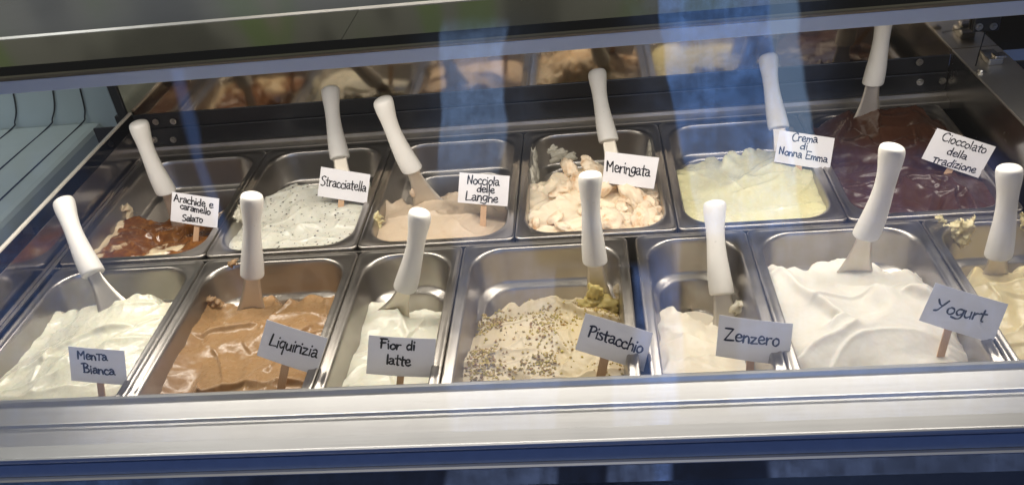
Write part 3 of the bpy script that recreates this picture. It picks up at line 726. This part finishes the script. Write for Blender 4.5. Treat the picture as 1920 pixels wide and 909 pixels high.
spatula((1340, 374), (1354, 553), (1360, 604), 'zen', -.125, SP + 'ginger gelato, its blade behind the sign', 34, 46, -4)
spatula((1674, 270), (1622, 443), (1606, 500), 'yog', -.10, SP + 'heaped yogurt gelato', 30, 58, 8)
spatula((1893, 309), (1871, 481), (1867, 504), 'pale', -.10, SP + 'buttery yellow gelato at the right edge', 34, 42, 4)
spatula((258, 226), (313, 361), (330, 410), 'arach', .175, SP + 'caramel-coated peanut gelato', 20, 22, -5)
spatula((619, 162), (638, 298), (645, 350), 'strac', .20, SP + 'dark-flecked stracciatella', 26, 40, -3)
spatula((716, 182), (774, 319), (798, 372), 'noc', .16, SP + 'beige hazelnut gelato', 24, 52, -6)
spatula((1119, 130), (1142, 266), (1152, 318), 'mer', .19, SP + 'broken meringue', 24, 36, -3)
spatula((1440, 101), (1461, 242), (1466, 290), 'crema', .22, SP + 'pale lemon-yellow cream gelato', 24, 30, -3)
spatula((1660, 8), (1636, 158), (1626, 218), 'cioc', .31, SP + 'dark chocolate gelato, partly behind the case top', 26, 48, 3)

# ------------------------------------------------------------------ handwritten signs
GLY = {
 'A': (.72, [[(0, 0), (.33, 1), (.33, 1), (.62, 0)], [(.12, .38), (.54, .42)]]),
 'B': (.66, [[(.12, 0), (.12, 1)], [(-.08, .93), (.32, 1), (.50, .82), (.36, .60), (.12, .52)], [(.12, .52), (.46, .46), (.58, .22), (.40, .02), (.06, 0)]]),
 'C': (.68, [[(.60, .86), (.44, 1), (.16, .82), (.04, .45), (.16, .10), (.40, 0), (.62, .12)]]),
 'E': (.62, [[(.06, 1), (.04, 0), (.04, 0), (.54, .04)], [(0, 1), (.52, 1.02)], [(.05, .52), (.44, .55)]]),
 'F': (.58, [[(.08, 1), (.06, 0)], [(-.04, 1), (.52, 1.0)], [(.0, .55), (.42, .60)]]),
 'L': (.58, [[(.10, 1), (.04, .0), (.04, 0), (.54, .06)]]),
 'M': (.80, [[(.06, 0), (.04, 1), (.04, 1), (.33, .42), (.33, .42), (.62, 1), (.62, 1), (.66, 0)]]),
 'N': (.66, [[(.06, 0), (.06, 1), (.06, 1), (.48, 0), (.48, 0), (.52, 1)]]),
 'P': (.60, [[(.10, 0), (.10, 1)], [(-.02, .94), (.34, 1.02), (.52, .80), (.38, .56), (.10, .46)]]),
 'S': (.56, [[(.52, .92), (.30, 1), (.08, .84), (.16, .60), (.42, .42), (.46, .16), (.26, 0), (.0, .06)]]),
 'T': (.58, [[(-.02, .98), (.56, 1)], [(.27, .98), (.25, 0)]]),
 'Y': (.66, [[(.0, .95), (.16, .60), (.34, .50)], [(.60, 1.0), (.34, .50), (.14, .10), (-.06, .0)]]),
 'Z': (.68, [[(.06, .98), (.58, 1), (.58, 1), (.02, 0), (.02, 0), (.62, .06)]]),
 'a': (.54, [[(.08, .54), (.24, .62), (.38, .50), (.40, .12), (.50, .02)], [(.39, .32), (.18, .34), (.04, .18), (.12, .02), (.30, .06), (.40, .20)]]),
 'b': (.50, [[(.08, 1), (.05, 0)], [(.06, .42), (.28, .56), (.44, .32), (.30, .02), (.05, .05)]]),
 'c': (.48, [[(.42, .50), (.26, .60), (.07, .42), (.07, .14), (.24, 0), (.44, .08)]]),
 'd': (.54, [[(.44, 1.0), (.42, 0)], [(.42, .44), (.22, .56), (.05, .30), (.16, .02), (.41, .14)]]),
 'e': (.52, [[(.07, .28), (.40, .34), (.36, .55), (.20, .58), (.05, .34), (.12, .06), (.30, 0), (.48, .10)]]),
 'g': (.54, [[(.42, .54), (.18, .58), (.05, .32), (.20, .06), (.40, .24)], [(.44, .58), (.42, -.06), (.22, -.26), (-.14, -.18)]]),
 'h': (.50, [[(.06, 1), (.05, 0)], [(.05, .34), (.24, .54), (.39, .42), (.42, 0)]]),
 'i': (.20, [[(.08, .56), (.09, 0)], [(.09, .82), (.105, .87)]]),
 'l': (.22, [[(.08, 1), (.09, 0)]]),
 'm': (.72, [[(.05, .56), (.05, 0)], [(.05, .36), (.20, .54), (.31, .40), (.31, 0)], [(.31, .36), (.47, .54), (.58, .40), (.60, 0)]]),
 'n': (.52, [[(.05, .56), (.05, 0)], [(.05, .34), (.24, .54), (.38, .42), (.42, 0)]]),
 'o': (.52, [[(.24, .58), (.06, .40), (.08, .10), (.26, 0), (.44, .20), (.40, .48), (.22, .58)]]),
 'q': (.52, [[(.42, .52), (.20, .58), (.05, .32), (.18, .06), (.40, .22)], [(.43, .58), (.38, -.42)]]),
 'r': (.42, [[(.06, .56), (.06, 0)], [(.06, .30), (.20, .52), (.38, .54)]]),
 's': (.42, [[(.38, .54), (.20, .60), (.08, .46), (.34, .22), (.28, .02), (.02, .04)]]),
 't': (.42, [[(.18, .92), (.18, .10), (.30, 0)], [(0, .60), (.40, .63)]]),
 'u': (.52, [[(.05, .55), (.06, .14), (.20, 0), (.38, .16)], [(.40, .55), (.43, 0)]]),
 'z': (.50, [[(.04, .54), (.40, .56), (.40, .56), (.03, .02), (.03, .02), (.46, .05)]]),
 '^': (.52, [[(.0, .74), (.48, .76)], [(.24, .75), (.23, 0)]]),
 ' ': (.42, []),
}
def sign(corners, stick, lines, label, zs, ink='ink', lean=16, swid=12, pen=3.2, cut=0):
    TL, TR, BR, BL = corners
    S3 = un(*stick[1], 2, zs)
    n = np.array([0, -math.cos(rad(lean)), math.sin(rad(lean))])
    up_ = lambda q: un_plane(q[0], q[1], S3, n)
    C = [up_(q) for q in (TL, TR, BR, BL)]
    root = empty('flavour_sign', tuple(S3)); tag(root, label, 'sign', 'handwritten flavour signs on wooden sticks')
    # card: slightly curled sheet with real thickness
    th = .0005; nx, ny = 12, 4; vs = []; fs = []
    rs = random.Random(int(TL[0])); curl = rs.uniform(-.0015, .0025)
    def cardpt(u, v, lift=0):
        a = C[0] * (1 - u) + C[1] * u; b_ = C[3] * (1 - u) + C[2] * u; P = a * (1 - v) + b_ * v
        return P + n * (curl * (1 - (2 * u - 1) ** 2) + lift + .0012)
    for sd in (1, -1):
        for j in range(ny + 1):
            for i in range(nx + 1): vs.append(cardpt(i / nx, j / ny, sd * th / 2) - S3)
    K = (nx + 1) * (ny + 1); id_ = lambda i, j: j * (nx + 1) + i
    for j in range(ny):
        for i in range(nx):
            q = (id_(i, j), id_(i, j + 1), id_(i + 1, j + 1), id_(i + 1, j)); fs.append(q); fs.append(tuple(K + k for k in q[::-1]))
    ring = [id_(i, 0) for i in range(nx + 1)] + [id_(nx, j) for j in range(1, ny + 1)] + [id_(i, ny) for i in range(nx - 1, -1, -1)] + [id_(0, j) for j in range(ny - 1, 0, -1)]
    for k in range(len(ring)):
        a, b_ = ring[k], ring[(k + 1) % len(ring)]; fs.append((a, b_, K + b_, K + a))
    mesh_obj('card', vs, fs, M['paper'], root, smooth=False)
    # stick behind the card, running down into the gelato
    a = up_(stick[0]); b_ = S3; d = (a - b_) / np.linalg.norm(a - b_)
    cc = (C[0] + C[1]) / 2; hgt = np.dot(cc - b_, d)
    e1 = np.cross(d, n); e1 /= np.linalg.norm(e1); hw = swid * mpp(S3) / 2
    A0 = b_ - d * .028; A1 = b_ + d * (hgt * .80); mb = MB()
    pr = []
    for k in range(9):
        t = math.pi * k / 8; pr.append(A1 + e1 * hw * math.cos(t) + d * hw * math.sin(t))
    for k in range(9):
        t = math.pi + math.pi * k / 8; pr.append(A0 + e1 * hw * math.cos(t) + d * hw * math.sin(t))
    m_ = len(pr); fr_ = [p - n * .0004 - S3 for p in pr]; bk = [p - n * .0022 - S3 for p in pr]
    mb.add(fr_ + bk, [tuple(range(m_)), tuple(range(2 * m_ - 1, m_ - 1, -1))] + [(k, m_ + k, m_ + (k + 1) % m_, (k + 1) % m_) for k in range(m_)])
    mb.obj('stick', M['wood'], root)
    # pen strokes
    wv = []; wf = []; lift = .0003; hw = pen * mpp(C[0]) / 2
    vdir = C[0] - C[3]; vdir /= np.linalg.norm(vdir)
    for text, p0, p1, cap in lines:
        P0, P1 = up_(p0), up_(p1); bd = P1 - P0; Lw = np.linalg.norm(bd); bd /= Lw; caph = cap * mpp(P0) * 1.06
        tot = sum(GLY[c][0] for c in text) - .06; sxx = Lw / tot; x = 0
        for c in text:
            adv, sts = GLY[c]; jy = rs.uniform(-.05, .05); js = rs.uniform(.93, 1.06); sh = rs.uniform(-.05, .06)
            for st in sts:
                # corners are doubled points: break there
                runs = [[st[0]]]
                for q in st[1:]:
                    if q == runs[-1][-1]: runs.append([q])
                    else: runs[-1].append(q)
                pts = []
                for r_ in runs:
                    if len(r_) > 1:
                        cm = catmull([(q[0] + sh * q[1], q[1] * js + jy) for q in r_], 7); pts += list(cm if not pts else cm[1:])
                W3 = []
                for q in pts:
                    P = P0 + bd * (x + q[0]) * sxx + vdir * q[1] * caph
                    # follow the curl of the card
                    uu = np.linalg.lstsq(np.stack([(C[1] - C[0] + C[2] - C[3]) / 2, (C[3] - C[0] + C[2] - C[1]) / 2], 1), P - C[0], rcond=None)[0][0]
                    W3.append(P + n * (curl * (1 - (2 * uu - 1) ** 2) + .0012 + th / 2 + lift))
                lift += .000004
                W3 = np.array(W3); tg = np.gradient(W3, axis=0); tg /= np.linalg.norm(tg, axis=1)[:, None] + 1e-12
                sdv = np.cross(tg, n); base = len(wv); m_ = len(W3)
                for i in range(m_):
                    k = hw * (1 + .20 * math.sin(i * .45 + x * 5)); wv.append(W3[i] + sdv[i] * k - S3); wv.append(W3[i] - sdv[i] * k - S3)
                for i in range(m_ - 1): wf.append((base + 2 * i, base + 2 * i + 1, base + 2 * i + 3, base + 2 * i + 2))
                for i, s in ((0, -1), (m_ - 1, 1)):
                    b2 = len(wv)
                    for k in range(7):
                        t = -math.pi / 2 + math.pi * k / 6; wv.append(W3[i] + hw * (math.cos(t) * tg[i] * s + math.sin(t) * sdv[i]) - S3)
                    wf.append(tuple(range(b2, b2 + 7)))
            x += adv
    mesh_obj('handwriting', wv, wf, M[ink], root, smooth=False)
    return root
SG = 'white card handwritten '
sign([(129, 648), (234, 656), (240, 720.5), (135, 712)], [(187, 716), (191, 748)], [('Men^a', (147, 671), (203, 674), 16), ('Bianca', (158, 696), (217, 701), 17)], SG + 'Menta Bianca on a stick in the white mint gelato', -.028, swid=13, pen=3.2)
sign([(501, 598), (615, 633), (594, 702), (482, 665)], [(535, 684), (526, 731)], [('Liquirizia', (505, 645), (594, 668), 24)], SG + 'Liquirizia, tilted on a stick in the brown gelato', -.030, swid=15, pen=3.2)
sign([(692, 627), (818, 634), (812, 706), (687, 699)], [(751, 704), (749, 724)], [('Fior di', (714, 650), (778, 654), 17), ('latte', (725, 680), (770, 683), 19)], SG + 'Fior di latte on a stick in the ivory milk gelato', -.030, swid=13, pen=3.5)
sign([(1098, 586), (1224, 623), (1206.5, 695), (1078.5, 654)], [(1133.5, 672), (1126, 708)], [('Pistacchio', (1101, 629), (1202, 662), 22)], SG + 'Pistacchio, tilted on a stick among chopped nuts', -.032, 'ink_blue', swid=17, pen=3.5)
sign([(1348.5, 589), (1486.6, 605.6), (1478.7, 684), (1341.5, 665.6)], [(1407, 675), (1406, 700)], [('Zenzero', (1357, 635), (1459, 646), 24)], SG + 'Zenzero in blue ink in front of the ginger gelato', -.030, 'ink_blue', swid=14, pen=3.5)
sign([(1753.6, 529), (1890, 569), (1860, 642), (1722, 599.4)], [(1778, 620), (1766, 662)], [('Yogurt', (1751, 580), (1842, 600), 23)], SG + 'Yogurt, tilted on a stick in the white yogurt heap', -.018, swid=14, pen=3.4)
sign([(323.5, 359), (411.6, 372), (408, 427), (320.4, 413.5)], [(368.8, 422), (366.6, 448)], [('Arachide e', (327, 376.5), (400, 389), 14), ('caramello', (339, 390), (395, 402), 12), ('Sala^o', (343.5, 412.5), (381, 416), 12)], SG + 'Arachide e caramello Salato in the caramel-coated gelato', -.018, swid=10, pen=2.2)
sign([(602.6, 312.5), (694.7, 327), (688, 381), (595.7, 367)], [(639.6, 375), (638, 398)], [('Stracciatella', (602, 346.5), (686, 359), 17)], SG + 'Stracciatella on a stick in the dark-flecked gelato', -.016, swid=11, pen=2.2)
sign([(862, 323), (955.8, 329.5), (951.6, 386.5), (858.4, 379)], [(907, 383), (905.4, 416)], [('Nocciola', (876, 343.4), (936, 347.6), 16), ('delle', (894, 359), (927, 361), 13), ('Langhe', (873, 373.5), (933, 379), 16)], SG + 'Nocciola delle Langhe in the beige hazelnut gelato', -.020, swid=11, pen=2.2)
sign([(1135, 283.7), (1235.8, 295.6), (1225.8, 354), (1129.5, 341.8)], [(1173.8, 348), (1170.7, 378)], [('Meringata', (1137, 319.5), (1218, 330), 19)], SG + 'Meringata on a stick among broken meringue', -.012, swid=12, pen=2.5)
sign([(1461.5, 244), (1564.8, 259), (1554.9, 319.6), (1450.9, 303)], [(1498, 313), (1497, 332)], [('Crema', (1484, 263.7), (1532, 268.6), 14), ('di', (1499.4, 279), (1513, 280.5), 12), ('Nonna Emma', (1459.8, 288.4), (1550, 304.8), 13)], SG + 'Crema di Nonna Emma in the lemon-yellow cream gelato', -.014, 'ink_blue', swid=11, pen=2.2)
sign([(1756.8, 240), (1866.7, 275), (1833.6, 333.5), (1727, 297)], [(1782.6, 317), (1770, 337)], [('Cioccolato', (1763, 262.5), (1845, 288), 15), ('della', (1773, 287.5), (1809, 299), 13), ('^radizione', (1745, 303.5), (1826, 324), 14)], SG + 'Cioccolato della Tradizione, tilted in the dark chocolate', -.014, swid=12, pen=2.2)
